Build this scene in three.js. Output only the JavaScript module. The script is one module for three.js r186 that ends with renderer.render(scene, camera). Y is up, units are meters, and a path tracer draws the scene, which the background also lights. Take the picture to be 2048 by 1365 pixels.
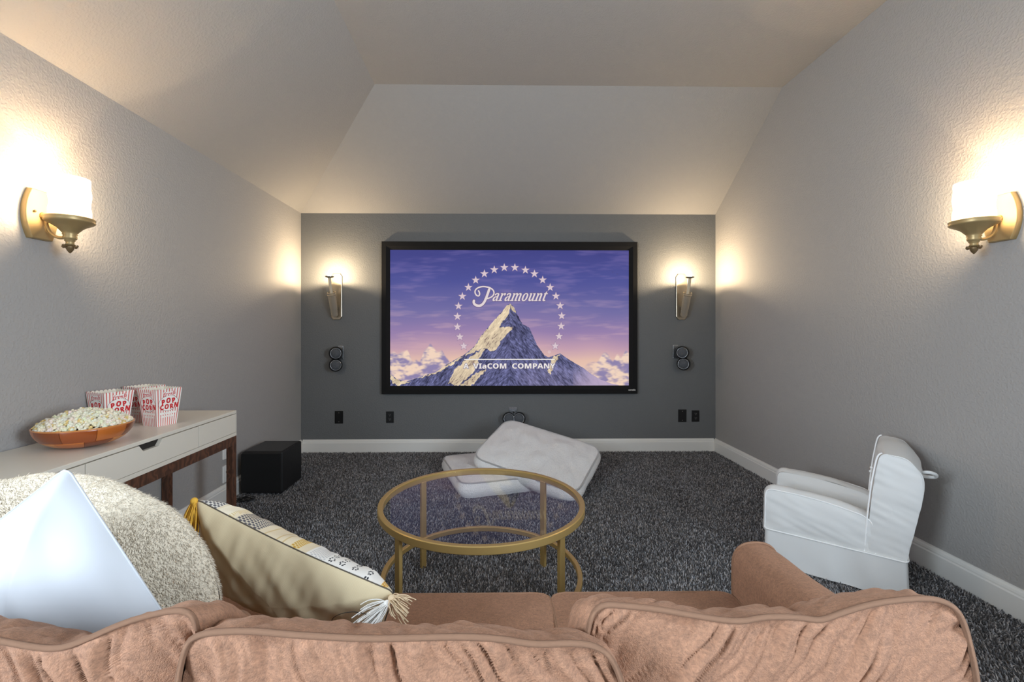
import * as THREE from 'three';
import { RoundedBoxGeometry } from 'three/addons/geometries/RoundedBoxGeometry.js';
import { TextGeometry } from 'three/addons/geometries/TextGeometry.js';
import { FontLoader } from 'three/addons/loaders/FontLoader.js';
import { mergeGeometries, toCreasedNormals } from 'three/addons/utils/BufferGeometryUtils.js';
import { RectAreaLightUniformsLib } from 'three/addons/lights/RectAreaLightUniformsLib.js';
import { createNoise3D } from 'simplex-noise';

// ------------------------------------------------------------ camera, sky, large lights, exposure
const scene = new THREE.Scene();
const camera = new THREE.PerspectiveCamera(73.44, 2048 / 1365, 0.02, 60);
camera.position.set(0, 1.18, 4.354);
camera.rotation.y = THREE.MathUtils.degToRad(-0.79);
camera.setViewOffset(2048, 1365, 26.4, 25.5, 2048, 1365);   // shifted lens: verticals stay vertical
scene.add(camera);

const renderer = new THREE.WebGLRenderer({ antialias: true });
renderer.toneMapping = THREE.LinearToneMapping;
renderer.toneMappingExposure = 1.6;
renderer.shadowMap.enabled = true;
renderer.shadowMap.type = THREE.PCFSoftShadowMap;
RectAreaLightUniformsLib.init();

scene.background = new THREE.Color().setRGB(0.66, 0.82, 1.0);   // even daylight sky, seen and entering only through the two side windows behind the viewer
const REAR = 6.6;
const WIN = { z: 4.95, y: 1.5, w: 0.9, h: 1.2 };
const daylight = (x, turn, power) => {                            // in each window opening, facing into the room
  const d = new THREE.RectAreaLight(new THREE.Color().setRGB(0.74, 0.87, 1.0), power, WIN.w - 0.1, WIN.h - 0.1);
  d.name = 'window_daylight'; d.position.set(x, WIN.y, WIN.z); d.rotation.y = turn; scene.add(d);
};
daylight(-1.79, -Math.PI / 2, 29);
daylight(2.114, Math.PI / 2, 27);
const WARM = new THREE.Color().setRGB(1.0, 0.77, 0.49);
const SCONCE_POWER = 0.56, SCONCE_UP = 0.32, TORCH_POWER = 1.0;

// ------------------------------------------------------------ helpers
let seed = 12345;
const rnd = () => { seed = (Math.imul(seed, 1664525) + 1013904223) >>> 0; return seed / 4294967296; };
const rr = (a, b) => a + (b - a) * rnd();
const n3 = createNoise3D(rnd);
const V = (x, y, z) => new THREE.Vector3(x, y, z);
const R = THREE.MathUtils.degToRad;
const clamp = THREE.MathUtils.clamp, smooth = THREE.MathUtils.smoothstep, lerp = THREE.MathUtils.lerp;
const taken = new Map();
const numbered = (n) => { const k = taken.get(n) ?? 0; taken.set(n, k + 1); return k ? n + '_' + String(k).padStart(3, '0') : n; };

function mesh(name, geo, mat, parent) {
  const m = new THREE.Mesh(geo, mat);
  m.name = parent === scene ? numbered(name) : name;
  m.castShadow = m.receiveShadow = true;
  parent.add(m);
  return m;
}
function thing(name, label, category, pos = [0, 0, 0], turn = 0, group) {
  const g = new THREE.Group();
  g.name = numbered(name);
  g.position.set(...pos); g.rotation.y = turn;
  g.userData = { label, category };
  if (group) g.userData.group = group;
  scene.add(g);
  return g;
}
function structure(name, label, category) {
  const g = new THREE.Group();
  g.name = numbered(name);
  g.userData = { label, category, kind: 'structure' };
  scene.add(g);
  return g;
}
// uv in metres, by the side each face looks to
function metreUV(geo) {
  const g = geo.index ? geo.toNonIndexed() : geo;
  const p = g.attributes.position, uv = new Float32Array(p.count * 2);
  const a = V(), b = V(), c = V(), n = V();
  for (let i = 0; i < p.count; i += 3) {
    a.fromBufferAttribute(p, i); b.fromBufferAttribute(p, i + 1); c.fromBufferAttribute(p, i + 2);
    n.copy(b).sub(a).cross(c.clone().sub(a));
    const x = Math.abs(n.x), y = Math.abs(n.y), z = Math.abs(n.z);
    for (let k = 0; k < 3; k++) {
      const v = [a, b, c][k];
      const s = x >= y && x >= z ? [v.z, v.y] : y >= z ? [v.x, v.z] : [v.x, v.y];
      uv.set(s, (i + k) * 2);
    }
  }
  g.setAttribute('uv', new THREE.BufferAttribute(uv, 2));
  return g;
}
const box = (w, h, d, x = 0, y = 0, z = 0, r = 0) => {
  const g = r ? new RoundedBoxGeometry(w, h, d, 2, r) : new THREE.BoxGeometry(w, h, d);
  g.translate(x, y, z);
  return metreUV(g);
};
const merged = (list) => mergeGeometries(list.map((g) => {
  const k = g.index ? g.toNonIndexed() : g.clone();
  for (const n of Object.keys(k.attributes)) if (!['position', 'normal', 'uv'].includes(n)) k.deleteAttribute(n);
  return k;
}));
const tube = (pts, r, seg = 40, rad = 8, closed = false) => new THREE.TubeGeometry(new THREE.CatmullRomCurve3(pts, closed), seg, r, rad, closed);
const lathe = (pts, seg = 48) => new THREE.LatheGeometry(pts.map(([r, y]) => new THREE.Vector2(r, y)), seg);
// closed outline with rounded corners, n points evenly spaced, anticlockwise
function outline(corners, radius, n) {
  const s = new THREE.Path(), m = corners.length;
  for (let i = 0; i < m; i++) {
    const p = corners[(i + m - 1) % m], c = corners[i], q = corners[(i + 1) % m];
    const rad = Array.isArray(c) && c.length > 2 ? c[2] : radius;
    const d1 = Math.hypot(p[0] - c[0], p[1] - c[1]), d2 = Math.hypot(q[0] - c[0], q[1] - c[1]);
    const k1 = Math.min(rad, d1 * 0.49) / d1, k2 = Math.min(rad, d2 * 0.49) / d2;
    const a = [lerp(c[0], p[0], k1), lerp(c[1], p[1], k1)], b = [lerp(c[0], q[0], k2), lerp(c[1], q[1], k2)];
    i ? s.lineTo(...a) : s.moveTo(...a);
    s.quadraticCurveTo(c[0], c[1], b[0], b[1]);
  }
  s.closePath();
  const pts = s.getSpacedPoints(n).slice(0, n).map((v) => [v.x, v.y]);
  let area = 0;
  for (let i = 0; i < n; i++) { const a = pts[i], b = pts[(i + 1) % n]; area += a[0] * b[1] - b[0] * a[1]; }
  return area < 0 ? pts.reverse() : pts;
}
/* A stuffed shape: face A (+z) and face B (-z) crowned over an outline in xy, a band of the given depth between them.
   zones picks the pieces; disp(x, y, z, zone, t, i) gives extra height along the normal. */
function stuffed(P, o) {
  const { depth = 0, crownA = 0.03, crownB = 0.03, pow = 2.4, soft = 1, band = 0, nf = 22, nb = 12, zones = 'AbB', disp, shear } = o;
  const N = P.length, cx = o.cx ?? P.reduce((s, p) => s + p[0], 0) / N, cy = o.cy ?? P.reduce((s, p) => s + p[1], 0) / N;
  const nor = P.map((p, i) => { const a = P[(i + N - 1) % N], b = P[(i + 1) % N], l = Math.hypot(b[0] - a[0], b[1] - a[1]) || 1; return [(b[1] - a[1]) / l, -(b[0] - a[0]) / l]; });
  let arc = 0; const arcs = [0];
  for (let i = 0; i < N; i++) { const a = P[i], b = P[(i + 1) % N]; arc += Math.hypot(b[0] - a[0], b[1] - a[1]); arcs.push(arc); }
  const pos = [], uv = [], idx = [], info = [];
  const ring = (zone, t, r, z, out) => {
    const start = pos.length / 3;
    for (let i = 0; i <= N; i++) {
      const k = i % N, x = cx + (P[k][0] - cx) * r + nor[k][0] * out, y = cy + (P[k][1] - cy) * r + nor[k][1] * out;
      pos.push(x, y, z);
      if (zone === 'b') uv.push(arcs[i], z); else uv.push(x, y);
      info.push([zone, t, k]);
    }
    return start;
  };
  const join = (a, b) => { for (let i = 0; i < N; i++) idx.push(a + i, b + i, a + i + 1, b + i, b + i + 1, a + i + 1); };
  const crown = (r) => Math.pow(Math.max(0, 1 - Math.pow(r, pow)), soft);
  if (zones.includes('A')) {
    let last = null;
    for (let j = 0; j <= nf; j++) { const r = Math.max(0.001, Math.pow(j / nf, 0.75)); const s = ring('A', r, r, depth / 2 + crownA * crown(r), 0); if (last !== null) join(last, s); last = s; }
  }
  if (zones.includes('b') && depth > 0) {
    let last = null;
    for (let j = 0; j <= nb; j++) { const t = j / nb; const s = ring('b', t, 1, depth / 2 - depth * t, band * Math.sin(Math.PI * t)); if (last !== null) join(last, s); last = s; }
  }
  if (zones.includes('B')) {
    let last = null;
    for (let j = nf; j >= 0; j--) { const r = Math.max(0.001, Math.pow(j / nf, 0.75)); const s = ring('B', r, r, -depth / 2 - crownB * crown(r), 0); if (last !== null) join(last, s); last = s; }
  }
  const g = new THREE.BufferGeometry();
  g.setAttribute('position', new THREE.Float32BufferAttribute(pos, 3));
  g.setAttribute('uv', new THREE.Float32BufferAttribute(uv, 2));
  g.setIndex(idx);
  const weld = () => {
    g.computeVertexNormals();
    const n = g.attributes.normal;
    for (let s = 0; s < n.count; s += N + 1) {
      const x = n.getX(s) + n.getX(s + N), y = n.getY(s) + n.getY(s + N), z = n.getZ(s) + n.getZ(s + N), l = Math.hypot(x, y, z) || 1;
      n.setXYZ(s, x / l, y / l, z / l); n.setXYZ(s + N, x / l, y / l, z / l);
    }
  };
  weld();
  const p = g.attributes.position;
  if (disp) {
    const n = g.attributes.normal;
    for (let i = 0; i < p.count; i++) {
      const h = disp(p.getX(i), p.getY(i), p.getZ(i), ...info[i]);
      p.setXYZ(i, p.getX(i) + n.getX(i) * h, p.getY(i) + n.getY(i) * h, p.getZ(i) + n.getZ(i) * h);
    }
  }
  if (shear) for (let i = 0; i < p.count; i++) { const q = shear(p.getX(i), p.getY(i), p.getZ(i)); p.setXYZ(i, ...q); }
  if (disp || shear) weld();
  return g;
}
const piping = (P, z, r, shear, rad = 6, step = 3) => {
  const pts = [];
  for (let i = 0; i < P.length; i += step) { let q = [P[i][0], P[i][1], z]; if (shear) q = shear(...q); pts.push(V(...q)); }
  return new THREE.TubeGeometry(new THREE.CatmullRomCurve3(pts, true), pts.length * 2, r, rad, true);
};

// ------------------------------------------------------------ textures (matter only: grain, weave, pile, print)
function tileNoise(n, cells, s) {          // repeating value noise, n x n, in 0..1
  let q = s * 7919 + 17;
  const h = () => { q = (Math.imul(q, 1664525) + 1013904223) >>> 0; return q / 4294967296; };
  const grid = new Float32Array(cells * cells).map(() => h()), out = new Float32Array(n * n);
  for (let y = 0; y < n; y++) for (let x = 0; x < n; x++) {
    const fx = x / n * cells, fy = y / n * cells, x0 = fx | 0, y0 = fy | 0, a = fx - x0, b = fy - y0;
    const u = a * a * (3 - 2 * a), v = b * b * (3 - 2 * b), x1 = (x0 + 1) % cells, y1 = (y0 + 1) % cells;
    out[y * n + x] = lerp(lerp(grid[y0 * cells + x0], grid[y0 * cells + x1], u), lerp(grid[y1 * cells + x0], grid[y1 * cells + x1], u), v);
  }
  return out;
}
function dataTex(n, fn, size, srgb = false, m = n) {      // fn(i, x, y) -> grey or [r,g,b] in 0..255, repeats every size metres
  const d = new Uint8Array(n * m * 4);
  for (let i = 0; i < n * m; i++) {
    const c = fn(i, i % n, (i / n) | 0), a = Array.isArray(c) ? c : [c, c, c];
    d[i * 4] = clamp(a[0], 0, 255); d[i * 4 + 1] = clamp(a[1], 0, 255); d[i * 4 + 2] = clamp(a[2], 0, 255); d[i * 4 + 3] = 255;
  }
  const t = new THREE.DataTexture(d, n, m);
  t.wrapS = t.wrapT = THREE.RepeatWrapping; t.magFilter = THREE.LinearFilter; t.minFilter = THREE.LinearFilter;
  if (srgb) t.colorSpace = THREE.SRGBColorSpace;
  t.repeat.set(1 / size, 1 / size); t.needsUpdate = true;
  return t;
}
function canvasTex(w, h, draw) {
  const c = document.createElement('canvas'); c.width = w; c.height = h;
  draw(c.getContext('2d'), w, h);
  const t = new THREE.CanvasTexture(c); t.colorSpace = THREE.SRGBColorSpace; t.magFilter = THREE.LinearFilter;
  return t;
}
const T = 512;
const nz = (c, s) => tileNoise(T, c, s);
const na = nz(64, 1), nb_ = nz(128, 2), nc = nz(16, 3), nd = nz(256, 4), ne = nz(5, 5), nf_ = nz(32, 6);
const peel = dataTex(T, (i) => 255 * clamp(smooth(na[i], 0.35, 0.75) * 0.7 + nb_[i] * 0.35, 0, 1), 0.42);
const suedeTone = dataTex(T, (i, x, y) => {
  const k = 0.35 * na[i] + 0.5 * nb_[(y * T + ((x + ((nf_[i] * 40) | 0)) % T))] + 0.4 * nd[i] + 0.25 * nf_[i] - 0.75;
  const f = 1 + k * 0.30;
  return [146 * f, 107 * f, 80 * f + 3];
}, 0.22, true);
const suedeNap = dataTex(T, (i) => 255 * (0.6 * nd[i] + 0.4 * nb_[i]), 0.16);
const weave = dataTex(T, (i, x, y) => 128 + 60 * Math.sin(x * Math.PI / 4) * 0.5 + 60 * Math.sin(y * Math.PI / 4) * 0.5 + 60 * (nd[i] - 0.5), 0.10);
const sherpa = dataTex(T, (i) => 255 * clamp(0.55 * nb_[i] + 0.5 * nd[i] + 0.2 * na[i] - 0.1, 0, 1), 0.30);
const carpetTone = dataTex(T, (i) => { const f = 0.55 + 0.9 * nd[i] * 0.6 + 0.4 * nb_[i] + 0.15 * ne[i]; return [80 * f, 77 * f, 77 * f]; }, 0.9, true);
const carpetBump = dataTex(T, (i) => 255 * (0.6 * nd[i] + 0.4 * nb_[i]), 0.9);
const walnutTone = dataTex(T, (i, x, y) => {
  const g = 0.5 + 0.5 * Math.sin((x / T) * Math.PI * 2 * 9 + nc[i] * 7 + ne[i] * 5) , f = 0.72 + 0.3 * g + 0.28 * (nd[((y >> 4) * T + x) % (T * T)] - 0.5);
  return [98 * f, 62 * f, 43 * f];
}, 0.35, true);

// ------------------------------------------------------------ materials
const std = (color, roughness = 0.8, extra = {}) => new THREE.MeshPhysicalMaterial({ color, roughness, ...extra });
const M = {
  wall: std('#a7a39f', 0.75, { bumpMap: peel, bumpScale: 0.0009 }),
  accent: std('#6c6d6d', 0.75, { bumpMap: peel, bumpScale: 0.0009 }),
  ceiling: std('#a3a09d', 0.85, { bumpMap: peel, bumpScale: 0.0007 }),
  trim: std('#e9e6e0', 0.45),
  carpetBase: std('#ffffff', 1, { map: carpetTone, bumpMap: carpetBump, bumpScale: 0.006 }),
  pile: std('#ffffff', 1),
  suede: std('#ffffff', 0.85, { map: suedeTone, bumpMap: suedeNap, bumpScale: 0.0006, sheen: 0.5, sheenColor: new THREE.Color('#c9a38a'), sheenRoughness: 0.5 }),
  suedeCord: std('#a67c60', 0.85, { bumpMap: suedeNap, bumpScale: 0.0008 }),
  black: std('#101113', 0.55),
  velvet: std('#0d0c0d', 0.95),
  lacquer: std('#e4dccd', 0.35),
  notchShade: std('#2a2622', 0.9),  // dark colour standing in for the shade inside the drawer notch
  walnut: std('#ffffff', 0.5, { map: walnutTone }),
  gold: std('#bf9f62', 0.4, { metalness: 0.55 }),
  brass: std('#b39a6c', 0.42, { metalness: 0.55 }),
  bronze: std('#7c6647', 0.45, { metalness: 0.55 }),
  glass: std('#ffffff', 0.02, { transmission: 1, ior: 1.5, specularIntensity: 0.33 }),
  frost: std('#fff6e6', 0.5, { emissive: new THREE.Color().setRGB(1.0, 0.86, 0.66), emissiveIntensity: 1.9 }),
  bulb: std('#fff6e6', 0.4, { emissive: new THREE.Color().setRGB(1.0, 0.80, 0.52), emissiveIntensity: 40 }),
  mirror: std('#a59a88', 0.25, { metalness: 0.75 }),
  slip: std('#e3e2df', 0.9, { bumpMap: weave, bumpScale: 0.0003 }),
  slipCord: std('#fbfaf8', 0.8),
  fleece: std('#fbf9f7', 1, { bumpMap: sherpa, bumpScale: 0.006 }),
  fur: std('#d8cab4', 1, { bumpMap: sherpa, bumpScale: 0.004 }),
  satin: std('#b4b6ba', 0.7, { sheen: 0.15, sheenColor: new THREE.Color('#ffffff'), sheenRoughness: 0.4 }),
  canvasCream: std('#dcc9a4', 0.95, { bumpMap: weave, bumpScale: 0.0003 }),
  mustard: std('#d9a63c', 0.95),
  yarnWhite: std('#efece6', 0.95),
  yarnBeige: std('#dcc3a0', 0.95),
  plateBlack: std('#0c0c0d', 0.4),
  slot: std('#8d8a86', 0.5, { metalness: 0.4 }),
  plateWhite: std('#eceae6', 0.4),
  podShell: std('#1a1b1d', 0.38),
  podGrille: std('#4a4d52', 0.7, { bumpMap: weave, bumpScale: 0.0006 }),
  chrome: std('#b9bcc0', 0.25, { metalness: 0.9 }),
};

// ------------------------------------------------------------ the room
const L = -1.812, Rt = 2.136, H = 2.27, TOP = 2.957, SZ = 1.013, FX = -0.858, TH = 0.14;
{
  const fl = structure('floor', 'dark charcoal carpeted floor of the room', 'floor');
  mesh('carpet_base', box(Rt - L + 2 * TH, 0.1, REAR + 2 * TH, (L + Rt) / 2, -0.05, REAR / 2), M.carpetBase, fl);
  const wl = structure('wall_left', 'grey textured left wall with a glowing sconce', 'wall');
  const opening = () => { const a = WIN.w / 2, b = WIN.h / 2; return new THREE.Path([[-a, -b], [a, -b], [a, b], [-a, b]].map(([q, y]) => new THREE.Vector2(-WIN.z + q, WIN.y + y))); };
  const sideWall = (pts, x) => {
    const sh = new THREE.Shape(pts.map(([z, y]) => new THREE.Vector2(-z, y))); sh.holes.push(opening());
    const g = new THREE.ExtrudeGeometry(sh, { depth: TH, bevelEnabled: false }); g.rotateY(Math.PI / 2); g.translate(x, 0, 0);
    return metreUV(g);
  };
  mesh('wall_panel', sideWall([[0, 0], [REAR, 0], [REAR, H], [0, H]], L - TH), M.wall, wl);
  const wb = structure('wall_back', 'dark grey accent wall behind the projection screen', 'wall');
  mesh('wall_panel', box(Rt - L + 2 * TH, H, TH, (L + Rt) / 2, H / 2, -TH / 2), M.accent, wb);
  const wr = structure('wall_right', 'grey textured right wall rising to the flat ceiling', 'wall');
  mesh('wall_panel', sideWall([[0, 0], [REAR, 0], [REAR, TOP + 0.1], [SZ, TOP + 0.1], [0, H + 0.1]], Rt), M.wall, wr);
  // ceiling: flat part and two sloping sides
  const ce = structure('ceiling', 'pale warm grey ceiling with a flat centre and two sloping sides', 'ceiling');
  const slab = (pts, up) => {
    const g = new THREE.BufferGeometry(), lo = pts.map((p) => V(...p)), hi = lo.map((p) => p.clone().add(up)), v = [];
    const quad = (a, b, c, d) => [a, b, c, a, c, d].forEach((q) => v.push(q.x, q.y, q.z));
    quad(...lo); quad(...[...hi].reverse());
    for (let i = 0; i < 4; i++) quad(lo[(i + 1) % 4], lo[i], hi[i], hi[(i + 1) % 4]);
    g.setAttribute('position', new THREE.Float32BufferAttribute(v, 3));
    g.computeVertexNormals();
    return metreUV(g);
  };
  const up = V(0, 0.14, 0);
  mesh('back_slope', slab([[L, H, 0], [Rt, H, 0], [Rt, TOP, SZ], [FX, TOP, SZ]], up), M.ceiling, ce);
  mesh('left_slope', slab([[L, H, 0], [FX, TOP, SZ], [FX, TOP, REAR], [L, H, REAR]], up), M.ceiling, ce);
  mesh('flat_panel', slab([[FX, TOP, SZ], [Rt, TOP, SZ], [Rt, TOP, REAR], [FX, TOP, REAR]], up), M.ceiling, ce);
  const rw = structure('wall_rear', 'grey rear wall behind the sofa', 'wall');
  mesh('wall_panel', box(Rt - L + 2 * TH, TOP + 0.14, TH, (L + Rt) / 2, (TOP + 0.14) / 2, REAR + TH / 2), M.wall, rw);
  // the two side windows behind the viewer
  for (const [name, label, x] of [['window_1', 'white framed window in the left wall', L - TH / 2], ['window_2', 'white framed window in the right wall', Rt + TH / 2]]) {
    const wi = structure(name, label, 'window'), f = 0.05, { z, y, w, h } = WIN;
    mesh('window_frame', merged([box(0.08, h, f, x, y, z - w / 2 + f / 2), box(0.08, h, f, x, y, z + w / 2 - f / 2), box(0.08, f, w, x, y + h / 2 - f / 2, z), box(0.08, f, w, x, y - h / 2 + f / 2, z)]), M.trim, wi);
    mesh('pane', box(0.006, h - 2 * f, w - 2 * f, x, y, z), M.glass, wi);
  }
  // baseboards
  const bp = new THREE.Shape([[0, 0], [0.018, 0], [0.018, 0.094], [0.014, 0.1], [0.014, 0.106], [0.011, 0.115], [0.005, 0.121], [0.004, 0.126], [0, 0.126]].map(([q, y]) => new THREE.Vector2(q, y)));
  const board = (len) => new THREE.ExtrudeGeometry(bp, { depth: len, bevelEnabled: false });
  const base = (name, label, g) => { const m = mesh(name, metreUV(g), M.trim, scene); m.userData = { label, category: 'baseboard', kind: 'structure' }; };
  let g = board(REAR); g.translate(L, 0, 0); base('baseboard_left', 'white baseboard along the left wall', g);
  g = board(REAR); g.scale(-1, 1, 1); { const i = g.index ? g.toNonIndexed() : g, p = i.attributes.position.array; for (let k = 0; k < p.length; k += 9) for (let j = 0; j < 3; j++) { const s = p[k + 3 + j]; p[k + 3 + j] = p[k + 6 + j]; p[k + 6 + j] = s; } i.computeVertexNormals(); g = i; } g.translate(Rt, 0, 0); base('baseboard_right', 'white baseboard along the right wall', g);
  g = board(Rt - L - 0.037); g.rotateY(-Math.PI / 2); g.translate(Rt - 0.0185, 0, 0); base('baseboard_back', 'white baseboard under the dark accent wall', g);
}
// carpet pile: short twisted yarn ends
{
  const one = (() => {
    const pts = [V(0, -0.002, 0), V(0.0012, 0.004, 0), V(0.0016, 0.008, 0.0012), V(0.0042, 0.0115, 0.002)];
    const g = new THREE.TubeGeometry(new THREE.CatmullRomCurve3(pts), 3, 0.0021, 4, false), p = g.attributes.position;
    for (let i = 0; i < p.count; i++) { const r = Math.floor(i / 5) / 3, c = new THREE.CatmullRomCurve3(pts).getPointAt(r), k = r > 0.9 ? 0.45 : 1; p.setXYZ(i, c.x + (p.getX(i) - c.x) * k, c.y + (p.getY(i) - c.y) * k, c.z + (p.getZ(i) - c.z) * k); }
    g.computeVertexNormals();
    return g;
  })();
  const places = [], step = 0.0078;
  for (let z = 0.022; z < 3.25; z += step) for (let x = L + 0.022; x < Rt - 0.022; x += step) places.push([x + rr(-0.004, 0.004), z + rr(-0.004, 0.004)]);
  const im = new THREE.InstancedMesh(one, M.pile, places.length), m = new THREE.Matrix4(), q = new THREE.Quaternion(), e = new THREE.Euler(), c = new THREE.Color();
  places.forEach(([x, z], i) => {
    const lean = n3(x * 3, 0, z * 3) * 0.5;
    e.set(rr(-0.6, 0.6) + lean, rr(0, 6.28), rr(-0.6, 0.6)); q.setFromEuler(e);
    const s = rr(0.8, 1.25);
    m.compose(V(x, 0, z), q, V(s, s * rr(0.8, 1.2), s)); im.setMatrixAt(i, m);
    const f = Math.pow(rnd(), 2.0), k = 0.08 + 0.42 * f, w = rr(0.94, 1.07);
    im.setColorAt(i, c.setRGB(k * w, k * 0.955, k * 0.95 / w));
  });
  im.name = 'carpet_pile'; im.castShadow = im.receiveShadow = true;
  im.userData = { label: 'short dark charcoal carpet pile covering the floor', category: 'carpet', kind: 'stuff' };
  scene.add(im);
}

// ------------------------------------------------------------ sofa
const sofa = thing('sofa', 'tan brushed suede three seat sofa seen from behind in the foreground', 'sofa', [0, 0, 0]);
{
  const wrinkle = (phase, amp, slant, top) => (x, y, z, zone, t) => {
    const edge = top(x) - y;
    if (zone === 'A') {
      const u = x + slant * edge + 0.012 * n3(x * 9, edge * 12, phase), n = n3(u * 24 + phase, edge * 3, phase), m = n3(u * 50 + phase, edge * 6, phase + 9), big = n3(u * 8 + phase * 2, edge * 3, 4.2);
      const fold = Math.abs(n) ** 0.65 - 0.55, sub = Math.abs(m) ** 0.7 - 0.5;
      return amp * (fold * (0.75 + 0.5 * big) + sub * 0.22 + big * 0.5) * smooth(edge, 0.0, 0.014) * (0.3 + 0.7 * Math.exp(-Math.max(0, edge) * 5));
    }
    if (zone === 'b' && y > 0.7) {
      const u = x - slant * (0.065 - z), n = n3(u * 20 + phase, z * 9, phase), m = n3(u * 40 + phase, z * 14, phase + 3);
      return amp * 0.33 * (Math.abs(n) ** 0.8 - 0.5 + 0.3 * m) * Math.sin(Math.PI * clamp(t, 0, 1)) ** 0.6;
    }
    return 0.003 * n3(x * 7, y * 7, z * 7 + phase);
  };
  const topOf = (pts) => (x) => { if (x <= pts[0][0]) return pts[0][1]; for (let i = 1; i < pts.length; i++) if (x <= pts[i][0]) return lerp(pts[i - 1][1], pts[i][1], (x - pts[i - 1][0]) / (pts[i][0] - pts[i - 1][0])); return pts[pts.length - 1][1]; };
  const backCushion = (top, corners, zRear, depth, phase, amp, slant) => {
    const P = outline(corners, 0.03, 620), shear = (x, y, z) => [x, y - Math.max(0, depth / 2 - z) * 0.64, z];
    const g = stuffed(P, { depth, crownA: 0.012, crownB: 0.05, pow: 3, band: 0.015, nf: 60, nb: 26, cy: 0.66, disp: wrinkle(phase, amp, slant, topOf(top)), shear });
    const m = mesh('back_cushion', g, M.suede, sofa);
    m.position.z = zRear - depth / 2;
    const c = mesh('piping', piping(P, depth / 2 + 0.001, 0.0034, null, 8, 4), M.suedeCord, m);
    mesh('piping', piping(P, -depth / 2, 0.0034, shear, 8, 4), M.suedeCord, m);
    return m;
  };
  const C = [[-0.332, 0.838], [-0.318, 0.85], [-0.267, 0.853], [-0.213, 0.847], [-0.131, 0.842], [-0.033, 0.844], [0.011, 0.841], [0.045, 0.834], [0.09, 0.836], [0.115, 0.832], [0.132, 0.818]];
  const Lf = [[-0.84, 0.83], [-0.82, 0.848], [-0.70, 0.85], [-0.60, 0.834], [-0.551, 0.823], [-0.5, 0.814], [-0.472, 0.821], [-0.42, 0.845], [-0.37, 0.858], [-0.347, 0.857], [-0.338, 0.845]];
  const Rg = [[0.116, 0.838], [0.127, 0.851], [0.142, 0.852], [0.197, 0.846], [0.233, 0.839], [0.294, 0.829], [0.322, 0.836], [0.366, 0.835], [0.392, 0.83], [0.411, 0.838], [0.455, 0.851], [0.512, 0.857], [0.54, 0.854], [0.563, 0.838]];
  const flip = (a) => [...a].reverse();
  backCushion(C, [[-0.342, 0.5, 0.05], [0.146, 0.5, 0.05], [0.146, 0.78], ...flip(C), [-0.342, 0.79]], 3.854, 0.13, 1.7, 0.021, -0.5);
  backCushion(Lf, [[-0.848, 0.5, 0.05], [-0.335, 0.5, 0.05], [-0.332, 0.79], ...flip(Lf), [-0.85, 0.78]], 3.826, 0.12, 7.3, 0.018, -0.65);
  backCushion(Rg, [[0.11, 0.5, 0.05], [0.592, 0.5, 0.05], [0.582, 0.76], ...flip(Rg), [0.108, 0.79]], 3.812, 0.12, 13.1, 0.014, 0.75);
  // seat cushions, arms and frame
  for (const [a, b] of [[-0.852, -0.347], [-0.347, 0.159], [0.159, 0.664]]) {
    const w = b - a - 0.004, d = 0.72, P = outline([[-w / 2, -d / 2], [w / 2, -d / 2], [w / 2, d / 2], [-w / 2, d / 2]], 0.035, 200);
    const g = stuffed(P, { depth: 0.13, crownA: 0.016, crownB: 0.005, pow: 3, band: 0.008, nf: 22, nb: 10, disp: (x, y, z) => 0.0022 * n3(x * 9 + a, y * 9, z * 9) });
    const m = mesh('seat_cushion', g, M.suede, sofa);
    m.rotation.x = -Math.PI / 2; m.position.set((a + b) / 2, 0.378, 3.083 + d / 2);
    mesh('piping', piping(P, 0.064, 0.0035), M.suedeCord, m);
  }
  for (const s of [-1, 1]) {
    const P = outline([[-0.063, 0.0], [0.063, 0.0], [0.063, 0.47, 0.06], [-0.063, 0.47, 0.06]], 0.02, 160);
    const g = stuffed(P, { depth: 0.80, crownA: 0.01, crownB: 0.02, pow: 3, band: 0.006, nf: 16, nb: 40, cy: 0.3, disp: (x, y, z) => 0.003 * n3(x * 6 + s * 5, y * 6, z * 5) });
    const m = mesh('arm', g, M.suede, sofa);
    m.position.set(s > 0 ? 0.7285 : -0.9165, 0.115, 3.075 + 0.42);
    mesh('piping', piping(P, -0.40, 0.0035), M.suedeCord, m);
  }
  mesh('base_frame', box(1.76, 0.22, 0.78, -0.094, 0.2, 3.49, 0.03), M.suede, sofa);
  mesh('back_frame', box(1.76, 0.62, 0.09, -0.094, 0.4, 3.915, 0.035), M.suede, sofa);
  for (const [x, z] of [[-0.93, 3.15], [0.74, 3.15], [-0.93, 3.9], [0.74, 3.9]]) { const m = mesh('foot', lathe([[0, 0], [0.018, 0], [0.026, 0.095], [0, 0.095]], 20), M.walnut, sofa); m.position.set(x, 0, z); }
}

// ------------------------------------------------------------ throw pillows
{
  // smooth white pillow, corner up
  const P = outline([[-0.01, 0.25, 0.012], [-0.245, 0.02, 0.06], [0.0, -0.23, 0.05], [0.235, 0.0, 0.05]], 0.05, 300).map(([x, y]) => [x, y]);
  const g = stuffed(P, { crownA: 0.075, crownB: 0.06, pow: 1.9, soft: 0.85, nf: 44, cx: 0, cy: 0, disp: (x, y, z, zone, t) => (0.009 * n3(x * 7 + y * 5, y * 4 - x * 3, 2) + 0.004 * n3(x * 15 + y * 14, y * 4 - x * 4, 8)) * (1 - t ** 6) });
  const t = thing('throw_pillow', 'smooth white throw pillow standing corner up against the fuzzy round pillow', 'pillow', [-0.70, 0.47, 3.632]);
  const m = mesh('cover', g, M.satin, t); m.position.y = 0.237; m.rotation.set(-0.10, -0.05, -0.10);
  mesh('seam', piping(P, 0, 0.0016), M.satin, m);
}
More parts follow.
